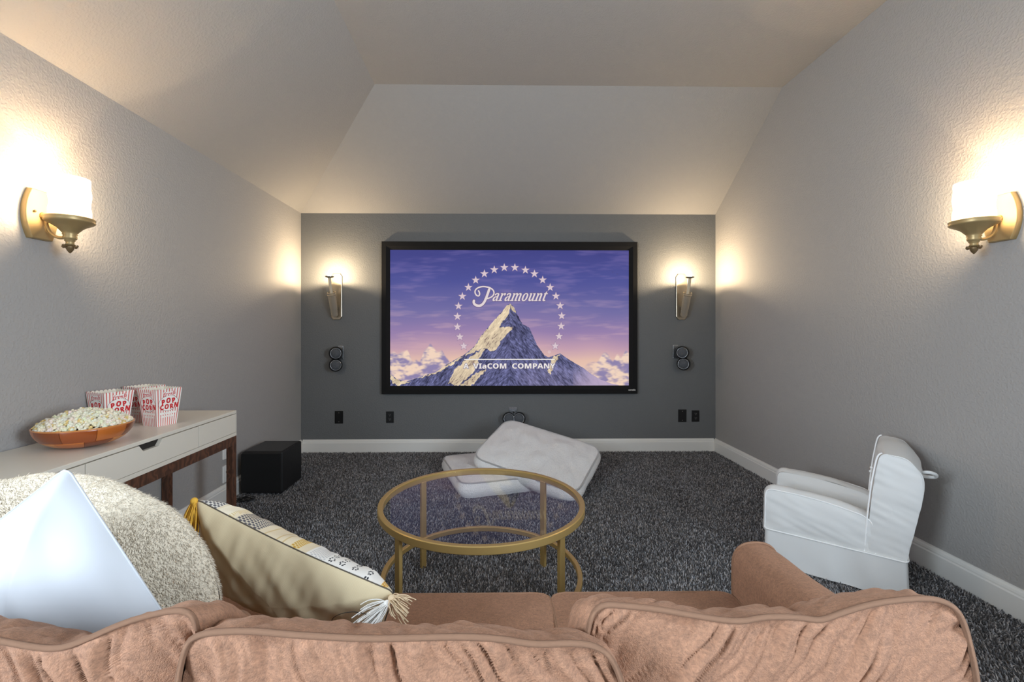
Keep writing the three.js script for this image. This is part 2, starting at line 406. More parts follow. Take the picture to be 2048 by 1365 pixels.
{
  // round fuzzy pillow
  const P = [], c = [-0.845, 0.635];
  const N = 260;
  for (let i = 0; i < N; i++) {
    const a = i / N * Math.PI * 2, x = Math.cos(a), y = Math.sin(a), k = y < 0 ? 0.72 : 1;
    P.push([0.325 * Math.sign(x) * Math.abs(x) ** 0.96, 0.258 * Math.sign(y) * Math.abs(y) ** 0.96 * k]);
  }
  const t = thing('throw_pillow', 'large cream faux fur pillow with a rounded top on the sofa', 'pillow', [c[0], 0.455, 3.48]);
  const g = stuffed(P, { crownA: 0.085, crownB: 0.09, pow: 2.3, soft: 0.6, nf: 40, cx: 0, cy: 0, disp: (x, y, z) => 0.006 * n3(x * 6, y * 6, z * 6 + 3) });
  const m = mesh('cover', g, M.fur, t); m.position.y = 0.19; m.rotation.x = -0.06;
  // hairs
  const p = g.attributes.position, n = g.attributes.normal, ix = g.index.array, tri = ix.length / 3, cum = []; let total = 0;
  const a = V(), b = V(), d = V();
  for (let i = 0; i < tri; i++) { a.fromBufferAttribute(p, ix[i * 3]); b.fromBufferAttribute(p, ix[i * 3 + 1]); d.fromBufferAttribute(p, ix[i * 3 + 2]); total += b.sub(a).cross(d.sub(a)).length(); cum.push(total); }
  const hair = new THREE.ConeGeometry(0.0009, 1, 3, 2, true); hair.translate(0, 0.5, 0);
  { const hp = hair.attributes.position; for (let i = 0; i < hp.count; i++) hp.setX(i, hp.getX(i) + 0.003 * hp.getY(i) ** 2); }
  const count = 42000, im = new THREE.InstancedMesh(hair, std('#ffffff', 0.9), count), mat = new THREE.Matrix4(), q = new THREE.Quaternion(), col = new THREE.Color();
  for (let k = 0; k < count; k++) {
    const r = rnd() * total; let lo = 0, hi = tri - 1; while (lo < hi) { const mid = (lo + hi) >> 1; cum[mid] < r ? lo = mid + 1 : hi = mid; }
    let u = rnd(), w = rnd(); if (u + w > 1) { u = 1 - u; w = 1 - w; }
    const i0 = ix[lo * 3], i1 = ix[lo * 3 + 1], i2 = ix[lo * 3 + 2];
    const mix = (A, o) => o.set(0, 0, 0).addScaledVector(V().fromBufferAttribute(A, i0), 1 - u - w).addScaledVector(V().fromBufferAttribute(A, i1), u).addScaledVector(V().fromBufferAttribute(A, i2), w);
    mix(p, a); mix(n, b); b.normalize();
    d.copy(b).multiplyScalar(0.6).add(V(0.4 + 0.3 * n3(a.x * 12, a.y * 12, 1), -0.45, 0.1)).add(V(rr(-0.35, 0.35), rr(-0.35, 0.35), rr(-0.35, 0.35))).normalize();
    q.setFromUnitVectors(V(0, 1, 0), d);
    const len = rr(0.004, 0.0085), th = rr(0.6, 1.0);
    mat.compose(a, q, V(th, len, th)); im.setMatrixAt(k, mat);
    const f = rr(0.9, 1.05); im.setColorAt(k, col.setRGB(0.70 * f, 0.62 * f, 0.50 * f));
  }
  im.name = 'fur'; im.userData = { kind: 'stuff' }; im.castShadow = im.receiveShadow = true; m.add(im);
}
{
  // lumbar pillow with woven bands
  const TL = V(-0.677, 0.793, 3.304), TR = V(-0.205, 0.622, 3.385), e1 = TR.clone().sub(TL), len = e1.length(); e1.normalize();
  const e2 = V(0.09, 0.27, 0.146); e2.addScaledVector(e1, -e2.dot(e1)).normalize();
  const e3 = e1.clone().cross(e2);                       // towards the viewer: the plain back
  const h = 0.28, c = TL.clone().addScaledVector(e1, len / 2).addScaledVector(e2, -h / 2);
  const t = thing('lumbar_pillow', 'cream lumbar pillow with grey, mustard and white woven bands and tassels', 'pillow', c.toArray());
  const q = new THREE.Quaternion().setFromRotationMatrix(new THREE.Matrix4().makeBasis(e1, e2, e3));
  t.quaternion.copy(q);
  const w = len / 2, k = h / 2, P = outline([[-w, -k, 0.03], [0, -k + 0.014, 0.2], [w, -k, 0.03], [w - 0.012, 0, 0.1], [w, k, 0.02], [0, k - 0.016, 0.22], [-w, k, 0.02], [-w + 0.012, 0, 0.1]], 0.03, 300);
  const opt = { crownA: 0.062, crownB: 0.085, pow: 2.0, soft: 0.8, nf: 40, cx: 0, cy: 0 };
  const dis = (x, y, z, zone, tt) => (0.004 * n3(x * 10 + y * 12, y * 5, zone === 'A' ? 1 : 5) + 0.003 * n3(x * 26, y * 7, 3)) * (1 - tt ** 8);
  mesh('back_panel', stuffed(P, { ...opt, zones: 'A', disp: dis }), M.canvasCream, t);
  const bands = canvasTex(1024, 560, (g, W, Hh) => {
    g.fillStyle = '#e4d5b8'; g.fillRect(0, 0, W, Hh);
    const X = (f) => f * W;
    const dashes = (f0, f1, colA, colB, rows) => { g.fillStyle = colA; g.fillRect(X(f0), 0, X(f1 - f0), Hh); g.fillStyle = colB; const cw = X(f1 - f0) / rows; for (let r = 0; r < rows; r++) for (let y = (r % 2) * 5; y < Hh; y += 10) g.fillRect(X(f0) + r * cw + 1, y, cw - 2.2, 5.5); };
    dashes(0.03, 0.11, '#d8d3c8', '#5f5c60', 6);
    g.fillStyle = '#f1e6cd'; g.fillRect(X(0.12), 0, X(0.07), Hh);
    g.fillStyle = '#d9c08a'; for (let y = 0; y < Hh; y += 6) g.fillRect(X(0.175), y, rr(10, 30), 3);
    dashes(0.21, 0.33, '#cfc4ad', '#55525a', 8);
    g.fillStyle = '#d3ba8a'; for (const f of [0.36, 0.42, 0.45]) g.fillRect(X(f), 0, 7, Hh);
    dashes(0.49, 0.53, '#e3cf9c', '#c99a3c', 3);
    g.fillStyle = '#efece6'; g.fillRect(X(0.57), 0, X(0.36), Hh);
    dashes(0.58, 0.66, '#efece6', '#c9c8c8', 8);
    g.fillStyle = '#2c2d33';
    for (const f of [0.68, 0.73, 0.79, 0.86]) for (let y = 4; y < Hh; y += 34) for (let r = 0; r < 6; r++) { g.beginPath(); g.ellipse(X(f) + Math.cos(r * 1.05) * 11 + rr(-2, 2), y + Math.sin(r * 1.05) * 9 + rr(-2, 2), 4.2, 3, rr(0, 3), 0, 7); g.fill(); }
    dashes(0.93, 0.96, '#e8cf92', '#d08f2c', 3);
  });
  bands.wrapS = bands.wrapT = THREE.ClampToEdgeWrapping;
  const fg = stuffed(P, { ...opt, zones: 'B', disp: dis }), u = fg.attributes.uv;
  for (let i = 0; i < u.count; i++) u.setXY(i, (u.getX(i) + w) / (2 * w), (u.getY(i) + k) / (2 * k));
  const fp = mesh('front_panel', fg, std('#ffffff', 0.95, { map: bands }), t);
  fp.userData.label = 'woven front with grey, mustard and white bands';
  mesh('seam', piping(P, 0, 0.0015), std('#5b5348', 0.9), t);
  const tassel = (at, mat, n, l, spread, dirW, name, label) => {
    const dir = dirW.clone().applyQuaternion(q.clone().invert()), parts = [];
    for (let i = 0; i < n; i++) {
      const s = V(rr(-1, 1), rr(-1, 1), rr(-1, 1)).multiplyScalar(spread), o = V(rr(-1, 1), rr(-1, 1), rr(-1, 1)).multiplyScalar(0.005);
      const e = l * rr(0.8, 1.05), p0 = at.clone().add(o);
      parts.push(tube([p0, p0.clone().addScaledVector(dir, e * 0.3).addScaledVector(s, 0.5), p0.clone().addScaledVector(dir, e * 0.7).addScaledVector(s, 0.9), p0.clone().addScaledVector(dir, e).add(s)], 0.0011, 7, 4));
    }
    const head = new THREE.SphereGeometry(0.008, 12, 8); head.translate(at.x, at.y, at.z); parts.push(head);
    const m = mesh(name, merged(parts), mat, t); m.userData.label = label;
  };
  tassel(V(-w + 0.002, k - 0.004, 0.004), M.mustard, 70, 0.085, 0.017, V(-0.14, -1, 0.05).normalize(), 'tassel', 'mustard yarn tassel');
  tassel(V(w - 0.006, k - 0.012, 0.022), M.yarnWhite, 80, 0.062, 0.022, V(-0.78, -0.45, 0.5).normalize(), 'tassel', 'white yarn tassel');
  tassel(V(w - 0.002, k - 0.008, 0.01), M.yarnBeige, 60, 0.035, 0.02, V(0.8, -0.5, 0.3).normalize(), 'tassel', 'beige yarn tassel');
  const th = [V(w - 0.02, k - 0.02, 0.05), V(w - 0.06, k - 0.01, 0.066), V(w - 0.095, k - 0.045, 0.072), V(w - 0.1, k - 0.085, 0.074)];
  mesh('loose_thread', tube(th, 0.0008, 24, 4), M.plateBlack, t);
}

// ------------------------------------------------------------ coffee table
{
  const t = thing('coffee_table', 'round gold metal coffee table with a clear glass top', 'coffee table', [-0.045, 0, 2.393]);
  const RO = 0.434, ringShape = (ro, w, y0, y1, b = 0.003) => lathe([[ro - w, y0 + b], [ro - w + b, y0], [ro - b, y0], [ro, y0 + b], [ro, y1 - b], [ro - b, y1], [ro - w + b, y1], [ro - w, y1 - b], [ro - w, y0 + b]], 120);
  const flat = (g) => toCreasedNormals(g, 0.5);
  const top = mesh('top_ring', flat(ringShape(RO, 0.022, 0.42, 0.45)), M.gold, t);
  const gl = new THREE.CylinderGeometry(RO - 0.023, RO - 0.023, 0.006, 120); gl.translate(0, 0.442, 0);
  mesh('glass_top', gl, M.glass, t);
  mesh('lower_ring', flat(ringShape(0.424, 0.02, 0.128, 0.152)), M.gold, t);
  for (const a of [45, 135, 225, 315]) {
    const m = mesh('leg', box(0.03, 0.425, 0.016, 0, 0.2125, 0, 0.003), M.gold, t);
    const r = RO - 0.016; m.position.set(Math.cos(R(a)) * r, 0, Math.sin(R(a)) * r); m.rotation.y = Math.PI / 2 - R(a) + 0.0;
    const b = lathe([[0, 0.004], [0.004, 0.003], [0.006, 0], [0, 0]], 14); b.rotateX(-Math.PI / 2); b.translate(0, 0.14, -0.008);
    mesh('bolt', b, M.brass, m);
  }
}

// ------------------------------------------------------------ floor pillows
{
  const P = outline([[-0.36, -0.36], [0.36, -0.36], [0.36, 0.36], [-0.36, 0.36]], 0.1, 260);
  const lump = (ph, amp) => (x, y, z, zone, t) => amp * (0.9 * n3(x * 5 + ph, y * 5, z * 5) + 0.5 * n3(x * 11 + y * 4 + ph, y * 6, ph)) * (zone === 'b' ? 0.5 : 1 - 0.5 * t ** 6) + 0.0016 * n3(x * 120, y * 120, z * 120 + ph);
  const t = thing('floor_pillow', 'white fleece floor cushion lying flat on the carpet', 'cushion', [0.03, 0.0, 0.78], R(17));
  const a = mesh('cover', stuffed(P, { depth: 0.10, crownA: 0.025, crownB: 0.0, pow: 3, band: 0.02, nf: 40, nb: 14, disp: lump(3, 0.007) }), M.fleece, t);
  a.rotation.x = -Math.PI / 2; a.position.y = 0.062;
  mesh('piping', piping(P, 0.05, 0.006), M.fleece, a);
  const P2 = outline([[-0.41, -0.30], [0.41, -0.30], [0.41, 0.30], [-0.41, 0.30]], 0.11, 260);
  // leaning one: frame from its edges
  const ex = V(0.75, -0.165, 0.375).normalize(), ey = V(0.285, 0.135, -0.375); ey.addScaledVector(ex, -ey.dot(ex)).normalize();
  const ez = ex.clone().cross(ey);
  const t2 = thing('floor_pillow', 'white fleece floor cushion propped at a tilt on the flat one', 'cushion', [0.345, 0.188, 0.855]);
  t2.quaternion.setFromRotationMatrix(new THREE.Matrix4().makeBasis(ex, ey, ez));
  const b = mesh('cover', stuffed(P2, { depth: 0.10, crownA: 0.03, crownB: 0.01, pow: 3, band: 0.02, nf: 40, nb: 14, disp: lump(8, 0.010) }), M.fleece, t2);
  mesh('piping', piping(P2, 0.05, 0.006), M.fleece, b);
}

// ------------------------------------------------------------ small white armchair
{
  const t = thing('armchair', 'small white slipcovered armchair with white piping beside the right wall', 'armchair', [1.715, 0, 2.068], R(-40.5));
  const fold = (ph, amp) => (x, y, z, zone, tt) => amp * (0.9 * n3(x * 6 + y * 5 + ph, y * 3 - x * 2, z * 3) + 0.35 * n3(x * 8 + y * 22 + ph, y * 5 - x * 3, z * 5));
  const place = (m, up) => m;
  // skirt: outline on the floor plan
  const sk = outline([[-0.262, -0.232], [0.276, -0.232], [0.276, 0.232], [-0.262, 0.232]], 0.022, 240);
  const skirt = mesh('skirt', stuffed(sk, { depth: 0.165, crownA: 0.001, crownB: 0.001, band: 0.0, nf: 10, nb: 14, disp: fold(2, 0.007), shear: (x, y, z) => { const k = 1 + 0.02 * smooth(-z, -0.08, 0.09); return [x * k, y * k, z]; } }), M.slip, t);
  skirt.rotation.x = -Math.PI / 2; skirt.position.y = 0.093;
  mesh('piping', piping(sk.map(([x, y]) => [x * 1.012, y * 1.012]), 0.084, 0.0035), M.slipCord, skirt);
  // arms: side profile, x depth, y height
  for (const s of [1, -1]) {
    const ar = outline([[-0.262, 0.165, 0.01], [0.17, 0.165, 0.01], [0.165, 0.33, 0.06], [-0.05, 0.372, 0.2], [-0.258, 0.375, 0.035]], 0.02, 260);
    const g = stuffed(ar, { depth: 0.085, crownA: 0.014, crownB: 0.014, pow: 2.6, band: 0.012, nf: 26, nb: 14, disp: fold(4 + s, 0.0045) });
    const m = mesh('arm', g, M.slip, t); m.position.z = s * 0.178;
    mesh('piping', piping(ar, s * 0.043, 0.0032), M.slipCord, m);
  }
  const se = outline([[-0.26, -0.13], [0.17, -0.13], [0.17, 0.13], [-0.26, 0.13]], 0.03, 160);
  const seat = mesh('seat_cushion', stuffed(se, { depth: 0.085, crownA: 0.014, crownB: 0.001, pow: 3, band: 0.006, nf: 16, nb: 8, disp: fold(9, 0.003) }), M.slip, t);
  seat.rotation.x = -Math.PI / 2; seat.position.y = 0.215;
  mesh('piping', piping(se, 0.042, 0.0032), M.slipCord, seat);
  const bk = outline([[0.135, 0.165, 0.01], [0.272, 0.165, 0.01], [0.332, 0.49, 0.08], [0.33, 0.55, 0.03], [0.276, 0.622, 0.03], [0.186, 0.628, 0.028], [0.165, 0.53, 0.1]], 0.03, 320);
  const back = mesh('backrest', stuffed(bk, { depth: 0.44, crownA: 0.012, crownB: 0.012, pow: 2.6, band: 0.006, nf: 26, nb: 40, disp: fold(6, 0.0055) }), M.slip, t);
  for (const s of [1, -1]) {
    const pts = [[0.132, 0.172], [0.148, 0.4], [0.163, 0.53], [0.182, 0.620], [0.194, 0.630]].map(([x, y]) => V(x - 0.002, y, s * 0.223));
    mesh('piping', tube(pts, 0.0036, 50, 6), M.slipCord, back);
  }
  mesh('strap_loop', tube([V(0.32, 0.545, 0.13), V(0.345, 0.558, 0.15), V(0.368, 0.55, 0.135), V(0.37, 0.533, 0.11), V(0.35, 0.526, 0.10), V(0.322, 0.53, 0.115)], 0.0075, 40, 8), M.slip, t);
  for (const [x, y, z] of [[0.154, 0.53, 0.10], [0.150, 0.495, 0.03], [0.152, 0.46, 0.10]]) { const b = new THREE.SphereGeometry(0.006, 10, 8); b.translate(x, y, z); mesh('button', b, M.slipCord, back); }
  mesh('care_tag', box(0.03, 0.02, 0.001, 0.22, 0.03, 0.2445), M.slot, t);
}

// ------------------------------------------------------------ console table along the left wall
const TY = 0.725;
{
  const z0 = 1.796, z1 = 2.975, zc = (z0 + z1) / 2, len = z1 - z0, xf = -1.42, xb = -1.806, dp = xf - xb;
  const t = thing('console_table', 'cream lacquered console table with a drawer and dark wooden legs', 'console table', [(xf + xb) / 2, 0, zc]);
  const q = dp / 2;                                       // local: x from -q (wall) to q (front), z from -len/2 (far end) to len/2
  mesh('tabletop', box(dp, 0.016, len, 0, TY - 0.008, 0, 0.002), M.lacquer, t);
  mesh('carcass', merged([box(dp - 0.02, 0.104, len - 0.004, -0.01, TY - 0.016 - 0.054, 0), box(dp, 0.018, len, 0, TY - 0.130, 0)]), M.lacquer, t);
  mesh('end_panel', box(0.02, 0.104, 0.006, q - 0.01, TY - 0.0685, -len / 2 + 0.003), M.lacquer, t);
  mesh('end_panel', box(0.02, 0.104, 0.006, q - 0.01, TY - 0.0685, len / 2 - 0.003), M.lacquer, t);
  // fronts, set in with thin gaps
  const fy = TY - 0.0695, fh = 0.099, d0 = 2.121 - zc, d1 = 2.738 - zc, g = 0.006;
  const front = (name, a, b, notch) => {
    const s = new THREE.Shape();
    const A = a + g / 2, B = b - g / 2, m = (A + B) / 2;
    s.moveTo(A, -fh / 2); s.lineTo(B, -fh / 2); s.lineTo(B, fh / 2);
    if (notch) { s.lineTo(m + 0.066, fh / 2); s.lineTo(m + 0.044, fh / 2 - 0.026); s.lineTo(m - 0.044, fh / 2 - 0.026); s.lineTo(m - 0.066, fh / 2); }
    s.lineTo(A, fh / 2); s.closePath();
    const e = new THREE.ExtrudeGeometry(s, { depth: 0.018, bevelEnabled: true, bevelSize: 0.0006, bevelThickness: 0.0006, bevelSegments: 1 });
    e.rotateY(-Math.PI / 2); e.translate(q - 0.0005, fy, 0);
    return mesh(name, e, M.lacquer, t);
  };
  front('front_panel', -len / 2 + 0.006, d0); front('drawer_front', d0, d1, true); front('front_panel', d1, len / 2 - 0.006);
  mesh('notch_shade_plate', box(0.006, fh - 0.004, 0.20, q - 0.0205, fy, (d0 + d1) / 2), M.notchShade, t);  // solid dark plate behind the notch, shade of the hollow put into its colour
  // wooden stand
  const lw = 0.036, ly = TY - 0.1395;
  for (const [sx, sz] of [[1, -1], [1, 1], [-1, -1], [-1, 1]]) mesh('leg', box(lw, ly, lw, sx * (q - lw / 2), ly / 2, sz * (len / 2 - lw / 2), 0.002), M.walnut, t);
  const rl = len - 2 * lw, rx = dp - 2 * lw;
  for (const s of [-1, 1]) mesh('rail', box(lw, 0.048, rl, s * (q - lw / 2), ly - 0.024, 0), M.walnut, t);
  for (const s of [-1, 1]) mesh('rail', box(rx, 0.048, lw, 0, ly - 0.024, s * (len / 2 - lw / 2)), M.walnut, t);
}

// popcorn boxes
const boxPrint = canvasTex(420, 560, (g, W, Hh) => {
  g.fillStyle = '#f6f1ea'; g.fillRect(0, 0, W, Hh);
  g.fillStyle = '#d8665d';
  for (let i = 0; i < 9; i++) { const a = (i + 0.5) / 9, w = 0.019; g.beginPath(); g.moveTo((a - w) * W, 0); g.lineTo((a + w) * W, 0); const s = 0.13 + a * 0.74; g.lineTo((s + w * 0.75) * W, Hh); g.lineTo((s - w * 0.75) * W, Hh); g.fill(); }
  g.fillStyle = '#f6f1ea'; g.beginPath(); g.ellipse(W / 2, Hh * 0.40, W * 0.385, Hh * 0.205, 0, 0, 7); g.fill();
  g.strokeStyle = '#3a3236'; g.lineWidth = 4; g.stroke();
  g.fillRect(W * 0.28, Hh * 0.09, W * 0.46, Hh * 0.115);
  g.fillStyle = '#cf2027'; g.strokeStyle = '#cf2027'; g.textAlign = 'center'; g.textBaseline = 'middle'; g.lineJoin = 'round';
  g.save(); g.translate(W * 0.5, Hh * 0.15); g.rotate(-0.1); g.font = 'italic bold 78px serif'; g.fillText('fresh', 0, 0); g.restore();
  const letters = (str, y, x0, dx, size, jit) => [...str].forEach((ch, i) => { g.save(); g.translate(x0 + i * dx, y + jit[i]); g.rotate((i % 2 ? 0.12 : -0.14)); g.font = 'bold ' + size + 'px sans-serif'; g.lineWidth = 7; g.fillText(ch, 0, 0); g.strokeText(ch, 0, 0); g.restore(); });
  letters('POP', Hh * 0.335, W * 0.29, 84, 100, [14, -4, 2]);
  letters('CORN', Hh * 0.485, W * 0.25, 78, 96, [10, 4, 6, -6]);
  g.fillStyle = '#f6f1ea'; g.fillRect(W * 0.2, Hh * 0.64, W * 0.6, Hh * 0.055); g.fillRect(W * 0.24, Hh * 0.73, W * 0.52, Hh * 0.045);
  g.fillStyle = '#b06a62'; g.font = 'italic 30px serif'; g.fillText('~ ~ ~ ~ ~ ~', W / 2, Hh * 0.667); g.fillText('~ ~ ~ ~ ~', W / 2, Hh * 0.752);
});
{
  const paper = std('#ffffff', 0.6, { map: boxPrint }), inside = std('#f3ead9', 0.75);
  const bw = 0.045, tw = 0.060, hh = 0.165, s = new THREE.Shape();
  s.moveTo(-bw, 0); s.lineTo(bw, 0); s.lineTo(tw, hh);
  const n = 7; for (let i = 0; i < n; i++) { const a = tw - (2 * tw) * i / n, b = tw - (2 * tw) * (i + 1) / n; s.quadraticCurveTo((a * 0.95 + b * 0.05), hh + 0.009, (a + b) / 2, hh + 0.009); s.quadraticCurveTo((a * 0.05 + b * 0.95), hh + 0.009, b, hh); }
  s.closePath();
  const side = new THREE.ExtrudeGeometry(s, { depth: 0.0006, bevelEnabled: false, curveSegments: 4 });
  { const p = side.attributes.position, u = side.attributes.uv; for (let i = 0; i < p.count; i++) { const k = lerp(bw, tw, p.getY(i) / hh); const y = p.getY(i) / (hh + 0.009); u.setXY(i, 0.5 + p.getX(i) / (2 * tw), y); } }
  const lean = Math.atan((tw - bw) / hh);
  const lining = side.clone(); lining.scale(0.985, 0.99, 1);
  const popBox = (label, x, z, turn) => {
    const t = thing('popcorn_box', label, 'popcorn box', [x, TY, z], R(turn), 'striped popcorn boxes on the console table');
    for (let k = 0; k < 4; k++) {
      const h = new THREE.Group();
      const m = mesh('side_panel', side, paper, t);
      m.quaternion.setFromEuler(new THREE.Euler(lean, k * Math.PI / 2, 0, 'YXZ')); m.position.set(Math.sin(k * Math.PI / 2) * bw, 0, Math.cos(k * Math.PI / 2) * bw);
      const li = mesh('lining', lining, inside, m); li.position.z = -0.0009; li.position.y = 0.001;
    }
    mesh('bottom', box(2 * bw, 0.001, 2 * bw, 0, 0.0006, 0), inside, t);
  };
  popBox('red striped popcorn box nearest the front edge of the console table', -1.572, 2.168, -19);
  popBox('red striped popcorn box standing close behind another against the wall', -1.715, 2.075, -16);
  popBox('red striped popcorn box behind the wooden bowl of popcorn', -1.727, 2.262, -19);
}
// wooden bowl of popcorn
{
  const BX = -1.588, BZ = 2.548;
  const t = thing('wooden_bowl', 'shallow woven wood bowl on the console table', 'bowl', [BX, TY, BZ]);
  const rim = 0.152, hgt = 0.078;
  const prof = (o) => { const p = []; for (let i = 0; i <= 18; i++) { const a = i / 18; p.push([0.055 + (rim - 0.055) * Math.sin(a * Math.PI / 2) ** 0.95 - o, 0.003 + hgt * (1 - Math.cos(a * Math.PI / 2)) ** 0.9 + (o ? 0.004 * (1 - a) : 0)]); } return p; };
  const outer = prof(0), inner = prof(0.004).reverse();
  // veneer pieces, each its own panel, plus base and rim
  const tones = ['#bf6a2c', '#98491a', '#d08440', '#823d14'].map((c) => std(c, 0.3, { bumpMap: walnutTone, bumpScale: 0.0004, clearcoat: 0.5, clearcoatRoughness: 0.25 }));
  const n = 9;
  for (let k = 0; k < n; k++) {
    for (const [i0, i1, off] of [[0, 10, 0], [10, 18, 0.35]]) {
      const a0 = (k + off) / n * Math.PI * 2, pts = [...outer.slice(i0, i1 + 1), ...prof(0.004).slice(i0, i1 + 1).reverse()];
      const g = new THREE.LatheGeometry(pts.map(([r, y]) => new THREE.Vector2(r, y)), 7, a0 + 0.004, Math.PI * 2 / n - 0.008);
      mesh('veneer_piece', g, tones[(k * 2 + (off ? 1 : 0) + (k % 3)) % 4], t);
    }
  }
  mesh('base', lathe([[0, 0.0005], [0.054, 0.0005], [0.0555, 0.003], [0.0515, 0.008], [0, 0.008]], 40), tones[1], t);
  const rm = new THREE.TorusGeometry(rim - 0.002, 0.003, 8, 90); rm.rotateX(Math.PI / 2); rm.translate(0, hgt + 0.003, 0);
  mesh('rim', rm, tones[2], t);
  // popcorn
  const lobes = []; const dirs = [[0, 0, 0, 1], [1, 0.3, 0, 0.75], [-0.6, 0.5, 0.7, 0.8], [-0.5, 0.2, -0.8, 0.7], [0.1, 1, 0.1, 0.8], [0.3, -0.6, 0.6, 0.6]];
  for (const [x, y, z, r] of dirs) { const g = new THREE.IcosahedronGeometry(0.0042 * r, 1); g.translate(x * 0.004, y * 0.004, z * 0.004); lobes.push(g); }
  const kernel = merged(lobes), mat = std('#ffffff', 0.9), cols = [];
  const spots = [];
  for (let i = 0; i < 900; i++) {
    const r = Math.sqrt(rnd()) * (rim - 0.012), a = rr(0, 6.283), base = hgt - 0.004 + 0.058 * (1 - (r / rim) ** 2.0), d = rr(0, 0.012);
    spots.push([Math.cos(a) * r, base - d + rr(0, 0.006), Math.sin(a) * r]);
  }
  const im = new THREE.InstancedMesh(kernel, mat, spots.length), m = new THREE.Matrix4(), q = new THREE.Quaternion(), c = new THREE.Color();
  spots.forEach(([x, y, z], i) => {
    q.setFromEuler(new THREE.Euler(rr(0, 6), rr(0, 6), rr(0, 6))); const s = rr(1.2, 1.9);
    m.compose(V(BX + x, TY + y, BZ + z), q, V(s, s * rr(0.8, 1.1), s)); im.setMatrixAt(i, m);
    const k = rnd(); k < 0.12 ? c.setRGB(0.78, 0.58, 0.24) : c.setRGB(rr(0.78, 0.9), rr(0.72, 0.82), rr(0.52, 0.66)); im.setColorAt(i, c);
  });
  im.name = 'popcorn'; im.castShadow = im.receiveShadow = true;
  im.userData = { label: 'heap of pale yellow popcorn filling the wooden bowl', category: 'popcorn', kind: 'stuff' };
  scene.add(im);
}

// ------------------------------------------------------------ subwoofer, cables, wall plates on the left wall
{
  const t = thing('subwoofer', 'black cube subwoofer on the carpet beside the console table', 'subwoofer', [-1.622, 0, 0.962]);
  mesh('cabinet', box(0.288, 0.29, 0.325, 0, 0.163, -0.012, 0.012), M.black, t);
  mesh('front_grille', box(0.276, 0.272, 0.022, 0, 0.163, 0.158, 0.006), std('#0a0a0b', 0.95, { bumpMap: weave, bumpScale: 0.0008 }), t);
  mesh('top_panel', box(0.262, 0.004, 0.29, 0, 0.3085, -0.012, 0.0015), std('#1b1c1f', 0.35), t);
  for (const [x, z] of [[-0.11, 0.11], [0.11, 0.11], [-0.11, -0.13], [0.11, -0.13]]) { const f = lathe([[0, 0], [0.016, 0], [0.018, 0.02], [0, 0.02]], 16); f.translate(x, 0, z); mesh('foot', f, M.plateBlack, t); }
}
{
  const plate = (name, label, y, h, plug) => {
    const t = thing(name, label, 'wall plate', [L, y, 1.225]);
    mesh('cover_plate', box(0.008, h, 0.072, 0.004, 0, 0, 0.002), M.plateWhite, t);
    if (plug) mesh('plug', box(0.03, 0.03, 0.026, 0.022, -0.005, -0.008, 0.005), M.plateBlack, t);
    else mesh('jack', box(0.006, 0.016, 0.016, 0.009, 0.01, 0, 0.002), M.slot, t);
    for (const s of [-1, 1]) mesh('screw', box(0.002, 0.005, 0.005, 0.0085, s * h * 0.42, 0, 0.0008), M.slot, t);
  };
  plate('power_outlet', 'white wall outlet with a black plug above the lower white plate', 0.338, 0.085, true);
  plate('wall_plate', 'white cable plate low on the left wall under the console', 0.195, 0.112, false);
  const pts = [V(-1.778, 0.325, 1.217), V(-1.772, 0.25, 1.215), V(-1.78, 0.15, 1.222), V(-1.77, 0.06, 1.24), V(-1.74, 0.02, 1.27)];
  for (let i = 0; i < 26; i++) { const a = i * 0.9; pts.push(V(-1.66 + Math.cos(a) * rr(0.02, 0.065), 0.016 + rr(0, 0.022), 1.24 + Math.sin(a) * rr(0.015, 0.045))); }
  const c2 = mesh('cable', tube(pts, 0.0028, 260, 6), M.plateBlack, scene);
  c2.userData = { label: 'thin black cable from the white outlet, tangled on the carpet by the subwoofer', category: 'cable' };
}

